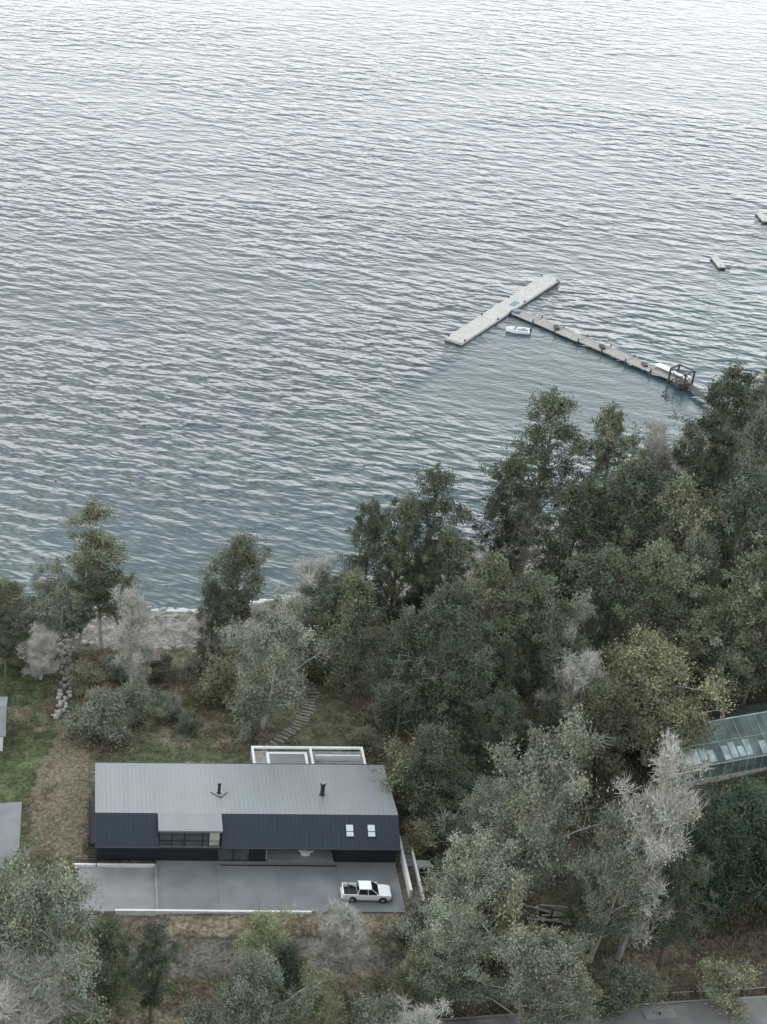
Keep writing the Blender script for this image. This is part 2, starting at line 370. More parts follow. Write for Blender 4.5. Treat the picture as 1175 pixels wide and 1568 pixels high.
DR=empty('driveway',(2.6,135.8,9.0),math.radians(-.7))
b=B(); b.box(6.9,33.6,-7.6,-.01,-.35,0,M_conc); b.obj('concrete_slab',DR)
b=B()
for xx in (13.5,20.2,26.9): b.box(xx,xx+.02,-7.6,-.05,.0,.004,M_black)
b.box(14,27,-.75,-.55,0,.006,M_dark); b.obj('slab_joints',DR)
b=B(); b.box(-1.8,6.65,-7.5,-.9,-.6,-.22,M_paver); b.obj('lower_parking_pavement',DR)
RW=empty('retaining_wall',(2.6,135.8,9.0),math.radians(-.7))
b=B(); b.box(6.65,6.9,-7.55,-.65,-.6,.12,M_paver); b.box(-2.3,6.65,-.9,-.65,-.6,.12,M_white); b.box(2.2,23.4,-7.85,-7.6,-1.1,.1,M_white); b.box(-1.8,2.2,-7.75,-7.5,-1.1,-.1,M_paver)
b.obj('low_walls',RW)
b=B(); b.box(34.3,34.6,-5.3,3.8,-.6,1.0,M_white); b.box(35.6,35.85,-6.4,1.8,-.8,.55,M_white)
for i in range(12): b.box(34.6,35.6,3.3-i*.62,3.92-i*.62,-.9,.35-i*.08,M_conc)
b.obj('stair_walls',RW)
b=B(); q=G(648,1332); b.box(q[0]-.75,q[0]+.75,q[1]-.5,q[1]+.5,q[2],q[2]+.85,M_white); b.box(q[0]-.8,q[0]+.8,q[1]-.55,q[1]+.55,q[2]+.85,q[2]+.95,M_paver); b.box(q[0]-.5,q[0]+.5,q[1]-.52,q[1]-.5,q[2]+.2,q[2]+.7,M_dark); b.obj('utility_box',bevel=.04)
b=B(); q=(38.9,140.2,9.0); b.cyl(q,(q[0],q[1],9.7),.25,.25,M_red,12); b.cyl((q[0],q[1],9.7),(q[0],q[1],9.95),.25,.08,M_red,12); b.cyl((q[0],q[1],9.95),(q[0],q[1],10.1),.06,.06,M_dark,8); b.obj('gas_cylinder')

# ------------------------------------------------------------------ pickup truck
def pickup(loc,rz):
    T=empty('pickup_truck',loc,rz); bb=B()
    W=.93
    def sec(x,w,zb,zt): return [(x,-w,zb),(x,-w*1.01,(zb+zt)/2),(x,-w*.97,zt),(x,w*.97,zt),(x,w*1.01,(zb+zt)/2),(x,w,zb)]
    bb.loft([sec(.25,W,.38,1.08),sec(1.2,W,.38,1.08),sec(2.2,W*.97,.38,1.02),sec(2.55,W*.90,.42,.95),sec(2.66,W*.82,.48,.80)],M_carw)
    bb.loft([sec(-1.02,W,.38,1.1),sec(.25,W,.38,1.08)],M_carw)
    bb.box(-2.6,-1.02,-W,-W+.1,.42,1.12,M_carw); bb.box(-2.6,-1.02,W-.1,W,.42,1.12,M_carw); bb.box(-2.62,-2.52,-W+.1,W-.1,.45,1.1,M_carw)
    bb.box(-2.52,-1.02,-W+.1,W-.1,.5,.62,M_rub)
    bb.box(-2.0,-1.9,-W+.05,W-.05,1.13,1.19,M_dark)
    base=[(-1.05,-.86),(1.25,-.86),(1.25,.86),(-1.05,.86)]; top=[(-.92,-.68),(.45,-.68),(.45,.68),(-.92,.68)]
    v=[(x,y,1.08) for x,y in base]+[(x,y,1.70) for x,y in top]
    bb.add(v,[(0,1,5,4),(1,2,6,5),(2,3,7,6),(3,0,4,7)],M_cglass)
    bb.loft([[(x*1.0,y,1.70) for x,y in top],[(x*.96,y*.93,1.77) for x,y in top]],M_carw)
    for s_ in (-1,1):
        for (xa,xb) in ((-1.05,-.92),(.08,.0),(1.25,.45)):
            bb.cyl((xa,s_*.87,1.07),(xb,s_*.69,1.72),.045,.04,M_carw,6)
        bb.box(1.0,1.2,s_*1.02-.08,s_*1.02+.08,1.05,1.2,M_carw)
        bb.box(2.42,2.62,s_*.66-.14,s_*.66+.14,.72,.88,M_chrome); bb.box(-2.64,-2.6,s_*.83-.07,s_*.83+.07,.75,1.05,M_red)
    bb.box(2.58,2.76,-.8,.8,.42,.58,M_dark); bb.box(2.6,2.70,-.45,.45,.6,.82,M_dark); bb.box(-2.78,-2.62,-.8,.8,.42,.55,M_chrome)
    o=bb.obj('body',T,bevel=.03)
    for xx in (1.68,-1.62):
        for s_ in (-1,1):
            w=B(); w.cyl((xx,s_*.97,.38),(xx,s_*.72,.38),.38,.38,M_rub,20); w.cyl((xx,s_*.985,.38),(xx,s_*.90,.38),.22,.22,M_chrome,12)
            w.cyl((xx,s_*.95,.40),(xx,s_*.80,.40),.45,.45,M_rub,20); w.obj('wheel',T)
    return T
q=P(561,1369,9.4); pickup((q[0],q[1],9.0),math.radians(-2))

# ------------------------------------------------------------------ pier and pontoon
b=B(); d=(T_B-T_A).normalized(); n=Vector((-d.y,d.x)); Ltot=(T_B-T_A).length
k=9
for i in range(k):
    a=T_A+d*(Ltot*i/k+.03); c=T_A+d*(Ltot*(i+1)/k-.03)
    b.obox(a,c,3.7,.15,.62,M_wood); b.obox(a,c,3.78,.02,.15,M_pile)
for i in range(k*5):
    a=T_A+d*(Ltot*(i+.5)/(k*5)); b.obox(a-n*1.8,a+n*1.8,.03,.62,.626,M_wood2)
for t in (.03,.35,.62,.97):
    for s_ in (-1,1):
        a=T_A+d*Ltot*t+n*s_*1.8; b.box(a.x-.14,a.x+.14,a.y-.14,a.y+.14,.62,.95,M_pile)
a=T_A+d*Ltot*.57; b.obox(a-d*1.2-n*.6,a+d*1.2-n*.6,1.1,.63,.7,M_blue)
b.obj('floating_pontoon')
WK=B(); dw=(W_B-W_A).normalized(); nw=Vector((-dw.y,dw.x)); Lw=(W_B-W_A).length
k=7
for i in range(k):
    off=nw*(.12*math.sin(i*2.3)); a=W_A+dw*(Lw*i/k+.1)+off; c=W_A+dw*(Lw*(i+1)/k-.1)+off
    zz=.5+.05*i
    WK.obox(a,c,2.6,zz-.2,zz,M_wood2); 
    for e in (-1,1): WK.obox(a+nw*e*1.27,c+nw*e*1.27,.14,zz,zz+.1,M_wood)
    for e in (-1,1):
        pp=a+nw*e*1.4; WK.cyl((pp.x,pp.y,-3),(pp.x,pp.y,zz+.6),.13,.12,M_pile,8)
for t in (.27,.55,.8):
    a=W_A+dw*Lw*t; WK.box(a.x-.4,a.x+.35,a.y-.8,a.y+.8,.6,1.1,M_pile)
a=W_A+dw*1.0; WK.box(a.x-1.0,a.x+.2,a.y-.4,a.y+.8,.6,1.0,M_blue)
for i in range(int(Lw/.8)):
    a=W_A+dw*(i*.8+.3); zz=.5+.05*int(i*.8/Lw*7)+.004; WK.obox(a-nw*1.1,a+nw*1.1,.04,zz,zz+.006,M_pile)
e=W_B; 
WK.obox(e-dw*6+nw*1.2,e+nw*1.0+dw*1.2,1.5,1.3,1.45,M_white)
for s_ in (-1.3,1.3):
    for t in (-1.5,1.8):
        pp=e+dw*t+nw*s_; WK.cyl((pp.x,pp.y,-3),(pp.x,pp.y,3.0),.2,.2,M_pile,8)
    p1=e+dw*-1.5+nw*s_; p2=e+dw*1.8+nw*s_
    WK.cyl((p1.x,p1.y,3),(p2.x,p2.y,3),.15,.15,M_pile,8); WK.cyl((p1.x,p1.y,.3),(p2.x,p2.y,3),.09,.09,M_pile,6)
for t in (-1.5,1.8):
    p1=e+dw*t-nw*1.3; p2=e+dw*t+nw*1.3; WK.cyl((p1.x,p1.y,3),(p2.x,p2.y,3),.15,.15,M_pile,8); WK.cyl((p1.x,p1.y,3),(p2.x,p2.y,.4),.09,.09,M_wood2,6)
WK.box(e.x-1.2,e.x+1.0,e.y-2.6,e.y-.8,.3,1.3,M_pile)
# narrow gangway continuing to the beach
g2=Vector((e.x+3.5,float(shore(e.x+3.5))-4)); WK.obox(e+dw*1.0,g2,1.2,.9,1.02,M_pile)
WK.obj('pier_walkway')
def boat(loc,rz,Lb=4.6):
    T=empty('moored_boat',loc,rz); bb=B(); rings=[]
    for t in np.linspace(0,1,9):
        x=-Lb/2+Lb*t; w=.95*(1-max(0,(t-.45)/.55)**2.2)*(.88+.12*min(1,t*4)); w=max(w,.04); zt=.62+.22*t*t; zk=-.12+.35*max(0,t-.75)*2
        rings.append([(x,-w,zt),(x,-w*.8,.05+zk*.4),(x,0,zk),(x,w*.8,.05+zk*.4),(x,w,zt),(x,w*.82,zt),(x,w*.7,.25+zk*.3),(x,-w*.7,.25+zk*.3),(x,-w*.82,zt)])
    bb.loft(rings,M_carw)
    bb.box(-1.9,1.0,-.55,.55,.27,.33,M_blue); bb.box(-1.3,-.9,-.7,.7,.33,.6,M_blue); bb.box(.1,.45,-.7,.7,.33,.62,M_white)
    bb.add([(.6,-.6,.68),(.6,.6,.68),(.35,.5,1.1),(.35,-.5,1.1)],[(0,1,2,3)],M_cglass)
    bb.box(-2.55,-2.25,-.18,.18,.1,1.05,M_dark)
    bb.obj('hull',T,smooth=False); return T
q=P(793,508,0.1); boat((q[0],q[1],.05),math.radians(168))
for (px,py,ln) in ((1100,402,6.0),(1168,333,5.5)):
    q=P(px,py,.3); r=empty('swim_raft',(q[0],q[1],0),math.radians(88)); bb=B()
    bb.box(-ln/2,ln/2,-.75,.75,.2,.5,M_wood); bb.cyl((-ln/2,-.5,.1),(ln/2,-.5,.1),.2,.2,M_pile); bb.cyl((-ln/2,.5,.1),(ln/2,.5,.1),.2,.2,M_pile)
    for xx in (-ln/2+.2,ln/2-.2): bb.cyl((xx,.5,.4),(xx,.5,1.1),.04,.04,M_dark,6)
    bb.box(-ln/2-.35,-ln/2,-1.6,.7,.15,.4,M_pile); bb.obj('deck',r)
for (px,py) in ((200,733),(86,735),(558,711)):
    q=P(px,py,.1); bb=B(); rr=[]
    for t in np.linspace(0,math.pi,7):
        rr.append([(max(.02,math.sin(t))*.2*math.cos(a),max(.02,math.sin(t))*.2*math.sin(a),-.2*math.cos(t)) for a in np.linspace(0,2*math.pi,10,endpoint=False)])
    bb.loft(rr,M_orange); bb.cyl((0,0,.17),(0,0,.3),.04,.04,M_dark,6); o=bb.obj('mooring_buoy',smooth=True); o.location=(q[0],q[1],.08)

# ------------------------------------------------------------------ greenhouse at right, neighbour, road
q0=G(1036,1208); GHP=(q0[0],q0[1]); gh=empty('greenhouse',(q0[0],q0[1],q0[2]+.3),math.radians(14)); bb=B()
gl,gw,gh_,gr=18,9,2.6,5.2
bb.box(0,gl,0,gw,-.6,.6,M_stone)
bb.quadslab([(0,0,gh_),(gl,0,gh_),(gl,gw/2,gr),(0,gw/2,gr)],.06,M_ggl); bb.quadslab([(0,gw/2,gr),(gl,gw/2,gr),(gl,gw,gh_),(0,gw,gh_)],.06,M_ggl)
bb.box(.02,gl-.02,.02,.06,.6,gh_-.08,M_ggl); bb.box(.02,.06,.1,gw-.1,.6,gh_-.08,M_ggl)
for i in range(19):
    x=gl*i/18; r_=.035+.025*(i%3==0)
    bb.cyl((x,0,gh_+.03),(x,gw/2,gr+.03),r_,r_,M_ggf,5); bb.cyl((x,gw,gh_+.03),(x,gw/2,gr+.03),r_,r_,M_ggf,5); bb.cyl((x,0,.6),(x,0,gh_),r_,r_,M_ggf,5)
bb.cyl((0,0,gh_),(gl,0,gh_),.08,.08,M_ggf,5); bb.cyl((0,gw/2,gr+.05),(gl,gw/2,gr+.05),.09,.09,M_ggc,5); bb.cyl((0,gw/4,(gh_+gr)/2+.03),(gl,gw/4,(gh_+gr)/2+.03),.05,.05,M_ggf,5)
zf=lambda y: gh_+(gr-gh_)*y/(gw/2)+.05
for (xa,xb,ya,yb) in ((1.05,1.9,.3,1.7),(2.05,2.9,.25,1.9),(3.1,3.9,.6,1.9),(4.1,4.9,.25,1.5),(6.1,6.9,.2,1.7),(7.1,7.9,.3,2.0),(8.1,8.9,.3,1.4),(9.1,9.9,.3,2.0),(11.1,11.9,.2,1.6),(12.1,12.9,.5,1.6)):
    bb.quadslab([(xa,ya,zf(ya)),(xb,ya,zf(ya)),(xb,yb,zf(yb)),(xa,yb,zf(yb))],.02,M_ggc)  # paler panels over parts of the front roof glazing
bb.obj('glazed_frame',gh)
q0=G(8,1150); nb=empty('neighbour_house',(q0[0],q0[1],q0[2]-.3),0); bb=B()
bb.box(-9,-.3,0,7,0,3.0,M_white); bb.quadslab([(-9.4,-.4,3.0),(.15,-.4,3.0),(.15,3.5,4.6),(-9.4,3.5,4.6)],.15,M_conc); bb.quadslab([(-9.4,3.5,4.6),(.15,3.5,4.6),(.15,7.4,3.0),(-9.4,7.4,3.0)],.15,M_conc)
bb.box(-.3,-.27,2,3.4,1,2.3,M_glass); bb.box(-6,-4,-.03,0,.8,2.2,M_glass); bb.obj('shell',nb)
def strip(name,pts,w,mat,z=.03,parent=None):
    v=[];f=[]; pts=[Vector(p[:2]) for p in pts]; dense=[]
    for i in range(len(pts)-1):
        for t in np.linspace(0,1,12,endpoint=False): dense.append(pts[i].lerp(pts[i+1],t))
    dense.append(pts[-1])
    for i,p_ in enumerate(dense):
        dd=(dense[min(i+1,len(dense)-1)]-dense[max(i-1,0)]).normalized(); nn=Vector((-dd.y,dd.x))*w/2
        zc=max(float(height(p_.x,p_.y)),float(height((p_+nn).x,(p_+nn).y)),float(height((p_-nn).x,(p_-nn).y)))+z
        for q_ in (p_-nn,p_+nn): v.append((q_.x,q_.y,zc))
    f=[(2*i,2*i+2,2*i+3,2*i+1) for i in range(len(dense)-1)]
    bb=B(); bb.add(v,f,mat)
    return bb.obj(name,parent)
ra=G(900,1564); rb=G(1175,1544)
dr=(Vector(rb[:2])-Vector(ra[:2])).normalized(); nr=Vector((-dr.y,dr.x)); A0=Vector(ra[:2])-nr*1.3-dr*25; B0=Vector(rb[:2])-nr*1.3+dr*60
RD=empty('road'); strip('asphalt',[A0,(A0+B0)/2,B0],5.4,M_asph,.05,RD)
strip('kerb',[A0+nr*2.8,(A0+B0)/2+nr*2.8,B0+nr*2.8],.25,M_paver,.17,RD); strip('edge_line',[A0+nr*2.3,B0+nr*2.3],.10,M_paver,.056,RD)
q=G(1010,1554); bb=B(); bb.obox(Vector(q[:2])-dr*1.6,Vector(q[:2])+dr*1.6,1.2,q[2]-.1,q[2]+.14,M_paver); bb.box(q[0]-.1,q[0]+.1,q[1]-.1,q[1]+.1,q[2]+.1,q[2]+.3,M_dark); bb.obj('manhole_slab')
FN=B()
for i in range(16):
    a=A0+dr*(24+i*2.6)+nr*3.6; z=float(height(a.x,a.y)); FN.cyl((a.x,a.y,z-.2),(a.x+random.uniform(-.06,.06),a.y,z+1.1),.13,.11,M_pile,7)
    if i<15:
        c=a+dr*2.6; 
        FN.cyl((a.x,a.y,z+.8),(c.x,c.y,float(height(c.x,c.y))+.8),.04,.04,M_wood2,5)
FN.obj('wooden_post_fence')
q=[G(-40,1240),G(34,1232),G(30,1300),G(8,1330),G(-40,1330)]; zz=max(p_[2] for p_ in q)+.12
bb=B(); bb.add([(p_[0],p_[1],zz) for p_ in q]+[(p_[0],p_[1],zz-.8) for p_ in q],[(4,3,2,1,0),(0,1,6,5),(1,2,7,6),(2,3,8,7),(3,4,9,8)],M_conc); bb.obj('neighbour_pavement')
PT=B(); path=[(402,1148),(428,1134),(452,1116),(466,1100),(474,1082),(478,1062),(474,1042)]
pp=[Vector(G(*a)) for a in path]
for i in range(len(pp)-1):
    m_=max(2,int((pp[i+1]-pp[i]).length/.8))
    for j in range(m_):
        a=pp[i].lerp(pp[i+1],j/m_); dd=(pp[i+1]-pp[i]).normalized(); nn=Vector((-dd.y,dd.x,0))*random.uniform(.6,.95); z=float(height(a.x,a.y))
        a=a+Vector((random.uniform(-.12,.12),random.uniform(-.1,.1),0)); nn.rotate(Euler((0,0,random.uniform(-.12,.12))))
        PT.obox((a-nn)[:2],(a+nn)[:2],random.uniform(.22,.36),z-.2,z+.16,M_step)
PT.obj('stepping_stone_path')
RK=B()
def rock(x,y,z,r,mat):
    nv=[]; 
    for t in (0.25,.9,1.5,2.1):
        nv.append([(x+math.sin(t)*r*random.uniform(.75,1.2)*math.cos(a),y+math.sin(t)*r*random.uniform(.75,1.2)*math.sin(a),z+math.cos(t)*r*.75) for a in np.linspace(0,2*math.pi,7,endpoint=False)])
    RK.loft(nv[::-1],mat)
wl=[(92,985),(100,1000),(103,1040),(98,1070),(88,1105)]
pp=[Vector(G(*a)) for a in wl]
for i in range(len(pp)-1):
    m_=int((pp[i+1]-pp[i]).length/.45)
    for j in range(m_):
        a=pp[i].lerp(pp[i+1],j/m_)
        for k_ in range(2):
            x=a.x+random.uniform(-.8,.8); y=a.y+random.uniform(-.4,.4); rock(x,y,float(height(x,y))+random.uniform(0,.45),random.uniform(.15,.42),M_stone)
RK.obj('dry_stone_wall')
RK=B()
for i in range(420):
    x=random.uniform(-15,112); s_=random.choice([random.uniform(-1.5,3),random.uniform(8,15)]); y=float(shore(x))-s_/ (1 if x<50 else .74); 
    rock(x,y,float(height(x,y)),random.uniform(.15,.5)*(1.3 if s_>7 else 1),M_stone)
RK.obj('shore_rocks')
bb=B(); q=G(840,1405)
for i in range(9):
    x=q[0]+random.uniform(-3,1.5); y=q[1]+random.uniform(-1.6,1.6); z=float(height(x,y))+random.uniform(.3,1.0); an=random.uniform(-.5,.15); l=random.uniform(3,5.5)
    bb.cyl((x,y,z),(x+l*math.cos(an),y+l*math.sin(an),z+random.uniform(-.2,.2)),.13,.1,M_wood2,7)
for i in range(5):
    x=q[0]-3.2+i*1.7; bb.cyl((x,q[1]-.4*i*.3,q[2]-.2),(x,q[1]-.4*i*.3,q[2]+1.4),.12,.1,M_pile,7)
bb.obj('timber_rail_fence')
bb=B()
for i in range(40):
    a=random.choice([(200,1420),(330,1108),(560,1045),(240,1130),(760,1290),(850,1300),(110,1290),(300,1415)]); q=G(a[0]+random.uniform(-60,60),a[1]+random.uniform(-14,14)); an=random.uniform(0,3.1); l=random.uniform(.8,2.4)
    if -1.8<q[0]<39.5 and 127.2<q[1]<153: continue
    bb.cyl((q[0],q[1],q[2]+.15),(q[0]+l*math.cos(an),q[1]+l*math.sin(an),float(height(q[0]+l*math.cos(an),q[1]+l*math.sin(an)))+.2),.06,.03,M_twig,6)
bb.obj('fallen_branches')
q=G(1172,1362); C=empty('parked_car',(q[0]+.6,q[1],q[2]+.1),math.radians(10)); bb=B()
def sec(x,w,zb,zt): return [(x,-w,zb),(x,-w*1.02,(zb+zt)/2),(x,-w*.95,zt),(x,w*.95,zt),(x,w*1.02,(zb+zt)/2),(x,w,zb)]
bb.loft([sec(-2.1,.75,.35,.85),sec(-1.8,.86,.3,.98),sec(.9,.86,.3,.98),sec(1.9,.82,.3,.82),sec(2.1,.7,.35,.7)],M_carw)
bb.loft([[(-1.9,-.78,.97),(1.0,-.78,.97),(1.0,.78,.97),(-1.9,.78,.97)],[(-1.5,-.62,1.45),(.25,-.62,1.45),(.25,.62,1.45),(-1.5,.62,1.45)]],M_cglass)
bb.loft([[(-1.5,-.62,1.455),(.25,-.62,1.455),(.25,.62,1.455),(-1.5,.62,1.455)],[(-1.4,-.55,1.5),(.15,-.55,1.5),(.15,.55,1.5),(-1.4,.55,1.5)]],M_carw)
for xx in (-1.3,1.3):
    for s_ in (-1,1): bb.cyl((xx,s_*.9,.32),(xx,s_*.65,.32),.32,.32,M_rub,16); bb.cyl((xx,s_*.91,.32),(xx,s_*.85,.32),.18,.18,M_chrome,10)
bb.obj('body',C,bevel=.03)

# ------------------------------------------------------------------ trees
class TB:
    def __init__(s): s.v=[]; s.f=[]; s.m=[]; s.t=[]
    def tube(s,pts,rad,n,mi):
        k0=len(s.v); pts=[Vector(p_) for p_ in pts]
        for i,p_ in enumerate(pts):
            d=(pts[min(i+1,len(pts)-1)]-pts[max(i-1,0)]); d=d.normalized() if d.length>1e-6 else Vector((0,0,1))
            a=d.orthogonal().normalized(); c=d.cross(a)
            for j in range(n):
                t=2*math.pi*j/n; s.v.append(tuple(p_+a*math.cos(t)*rad[i]+c*math.sin(t)*rad[i])); s.t.append((1,1,1))
        for i in range(len(pts)-1):
            for j in range(n):
                s.f.append((k0+i*n+j,k0+i*n+(j+1)%n,k0+(i+1)*n+(j+1)%n,k0+(i+1)*n+j)); s.m.append(mi)
    def leaves(s,cen,size,tone,mi,up=.5,aspect=.55):
        n=len(cen); k0=len(s.v)
        nr=rng.normal(size=(n,3)); nr[:,2]=np.abs(nr[:,2])+up; nr/=np.linalg.norm(nr,axis=1)[:,None]
        a=np.cross(nr,rng.normal(size=(n,3))); a/=np.linalg.norm(a,axis=1)[:,None]; c=np.cross(nr,a)
        sz=size*rng.uniform(.6,1.35,(n,1))
        q=np.stack([cen-a*sz*.5,cen+c*sz*aspect*.5-nr*sz*.08,cen+a*sz*.5,cen-c*sz*aspect*.5-nr*sz*.08],1).reshape(-1,3)
        s.v+=list(map(tuple,q)); s.t+=list(map(tuple,np.repeat(tone,4,0)))
        s.f+=[(k0+4*i,k0+4*i+1,k0+4*i+2,k0+4*i+3) for i in range(n)]; s.m+=[mi]*n
def make_tree(name,Ht,R,h0,prof,nb,up,cr,nleaf,lsize,mats,stems=1,twigs=4,sub=5,tint=.12,trunk_r=.32,flat=.6,lean=.06):
    tb=TB(); clumps=[]
    for st in range(stems):
        az0=random.uniform(0,6.28)+st*2*math.pi/stems; ln=(lean if stems==1 else .16)*Ht*random.uniform(.5,1.2)
        hs=Ht*(1 if st==0 else random.uniform(.75,.97)); ph=random.uniform(0,6)
        def tr(t): return Vector((math.cos(az0)*ln*t**.8+math.sin(t*7+ph)*.02*Ht*t, math.sin(az0)*ln*t**.8+math.cos(t*6+ph)*.02*Ht*t, hs*t))
        ts=np.linspace(0,1,9); tb.tube([tr(t) for t in ts],[trunk_r*(1-.92*t)**.9*(1.25 if t==0 else 1)/(stems**.3)+.02 for t in ts],7,0)
        nbb=nb//stems
        for i in range(nbb):
            t=h0+(1-h0)*((i+random.random()*.8)/nbb); az=i*2.4+random.uniform(-.5,.5)
            rl=R*prof((t-h0)/(1-h0))*random.uniform(.5,1.25)/(1 if stems==1 else 1.15); st0=tr(t*.93)
            el=up*(.6+.9*t)+random.uniform(-.2,.2)
            e=st0+Vector((math.cos(az)*rl,math.sin(az)*rl,rl*el)); mid=st0.lerp(e,.5)+Vector((random.uniform(-.1,.1)*rl,random.uniform(-.1,.1)*rl,rl*.12))
            r0=max(.04,trunk_r*.4*(1-t*.8)); tb.tube([st0,mid,e],[r0,r0*.6,.02],4,0)
            for j in range(sub):
                u=random.uniform(.3,1.0); base=(st0.lerp(mid,u*2) if u<.5 else mid.lerp(e,u*2-1))
                off=Vector((random.gauss(0,1),random.gauss(0,1),random.gauss(.25,.6))).normalized()*rl*random.uniform(.12,.38)
                c=base+off; tb.tube([base,c],[r0*.3,.015],3,0); clumps.append(c)
            clumps.append(e)
        clumps.append(tr(1.0)); clumps.append(tr(.96))
    for c in clumps:
        for k in range(twigs):
            d=Vector((random.gauss(0,1),random.gauss(0,1),random.gauss(.7,.6))).normalized(); l=cr*random.uniform(.9,1.9)
            m_=c+d*l*.5+Vector((random.gauss(0,.1),random.gauss(0,.1),0)); tb.tube([c,m_,c+d*l],[.028,.02,.008],3,1)
            if twigs>6:
                for _ in range(3):
                    d2=(d+Vector((random.gauss(0,.6),random.gauss(0,.6),random.gauss(.1,.5)))).normalized(); tb.tube([m_,m_+d2*l*.7],[.017,.006],3,1)
    if nleaf:
        per=max(4,int(nleaf/len(clumps))); cs=[];ts_=[]
        for c in clumps:
            k=int(per*random.uniform(.25,1.75)); sc=cr*random.uniform(.55,1.3)
            # each clump is a spray along its own upward-leaning axis, not a ball
            ax=np.array([random.gauss(0,.5),random.gauss(0,.5),random.uniform(.4,1.0)])
            g=rng.normal(size=(k,3))*[sc*.52,sc*.52,sc*.62*flat]+rng.uniform(-.7,.9,(k,1))*ax[None]*sc
            tone=np.array([1,1,1])*random.uniform(.62,1.38)*np.array([1+random.uniform(-tint,tint),1,1+random.uniform(-tint,tint)])
            cs.append(g+np.array(c)); ts_.append(tone[None]*rng.uniform(.82,1.2,(k,1)))
        tb.leaves(np.concatenate(cs),lsize,np.concatenate(ts_),2)
    me=D.meshes.new(name); me.from_pydata(tb.v,[],tb.f)
    for m_ in mats: me.materials.append(m_)
    me.polygons.foreach_set('material_index',np.array(tb.m,np.int32))
    a=me.color_attributes.new('tone','FLOAT_COLOR','POINT'); t=np.ones((len(tb.v),4),np.float32); t[:,:3]=np.array(tb.t); a.data.foreach_set('color',t.ravel()); me.update()
    co=np.array(tb.v); me['H']=float(np.percentile(co[:,2],99.7)); rr=np.percentile(np.hypot(co[:,0],co[:,1]),97.0); me['R']=float(rr)
    return me
L_dark=leafmat('foliage_dark_green',(.088,.106,.072)); L_mid=leafmat('foliage_olive',(.132,.146,.094)); L_grey=leafmat('foliage_grey_green',(.178,.200,.148)); L_yel=leafmat('foliage_yellow_green',(.225,.235,.135)); L_pale=leafmat('foliage_silver',(.28,.285,.24)); L_deep=leafmat('foliage_deep_green',(.050,.075,.053),.05)
egg=lambda t:max(.12,math.sin(math.pi*min(1,(t*.82+.14)))**.8)
umb=lambda t:max(.15,math.sin(math.pi*min(.98,t*.6+.34)))
K={}
K['beech']=[make_tree('beech',22,5.2,.22,egg,44,.45,.78,20000,.31,[M_bark,M_twig,mm],trunk_r=.38,twigs=2,flat=.5) for mm in (L_dark,L_mid,L_dark)]
K['tall']=[make_tree('tall',23,4.2,.30,egg,42,.55,.85,19000,.31,[M_pale,M_twig,mm],stems=2,twigs=2) for mm in (L_mid,L_dark)]
K['dense']=[make_tree('dense',14,4.8,.12,umb,42,.5,.9,19000,.29,[M_bark,M_twig,mm],twigs=2) for mm in (L_dark,L_mid)]
K['willow']=[make_tree('willow',14,5.4,.10,umb,46,.65,.85,25000,.25,[M_pale,M_twig,L_grey],stems=3,twigs=3) for _ in range(2)]
K['fluffy']=[make_tree('fluffy',13,5.8,.12,umb,46,.65,.9,24000,.27,[M_pale,M_twig,L_yel],stems=2,twigs=3,tint=.06)]
K['silver']=[make_tree('silver',15,4.0,.15,egg,42,.7,.75,13000,.22,[M_pale,M_ptwig,L_pale],stems=2,twigs=7,tint=.05) for _ in range(2)]
K['bare']=[make_tree('bare',11,4.2,.12,umb,34,.7,.8,500,.22,[M_ptwig,M_ptwig,L_pale],stems=3,twigs=14,tint=.08)]
K['deep']=[make_tree('deep',15,5.0,.08,egg,48,.35,.95,20000,.31,[M_bark,M_twig,L_deep],twigs=2)]
K['shrub']=[make_tree('shrub',4,2.6,.02,umb,26,.6,.6,5500,.22,[M_bark,M_twig,mm],stems=4,twigs=3,trunk_r=.12) for mm in (L_mid,L_grey,L_dark,L_yel)]
NM={'beech':'beech_tree','tall':'coihue_tree','dense':'myrtle_tree','willow':'willow_tree','fluffy':'poplar_tree','silver':'birch_tree','bare':'bare_tree','deep':'laurel_tree','shrub':'shrub'}
def place(px,top,base,wpx,kind,var=None,rot=None):
    g=G(px,base); midp=(top+base)/2
    Y=g[1]; X=(px-CX)*Y/ray(px,midp)[1]; z=float(height(X,Y))
    zt=HC+Y*slope(top+4); h=max(1.5,zt-z)
    sc=F/(Y*CP+(HC-z)*SP); r=wpx/sc/2
    me=random.choice(K[kind]) if var is None else K[kind][var]
    o=D.objects.new(NM[kind],me); COL.objects.link(o); s=h/me['H']; sw=r/me['R']
    o.scale=(sw*random.uniform(.97,1.15),sw*random.uniform(.97,1.15),s*.98); o.location=(X,Y,z-.1); o.rotation_euler=(0,0,random.uniform(0,6.28) if rot is None else rot)
    return o
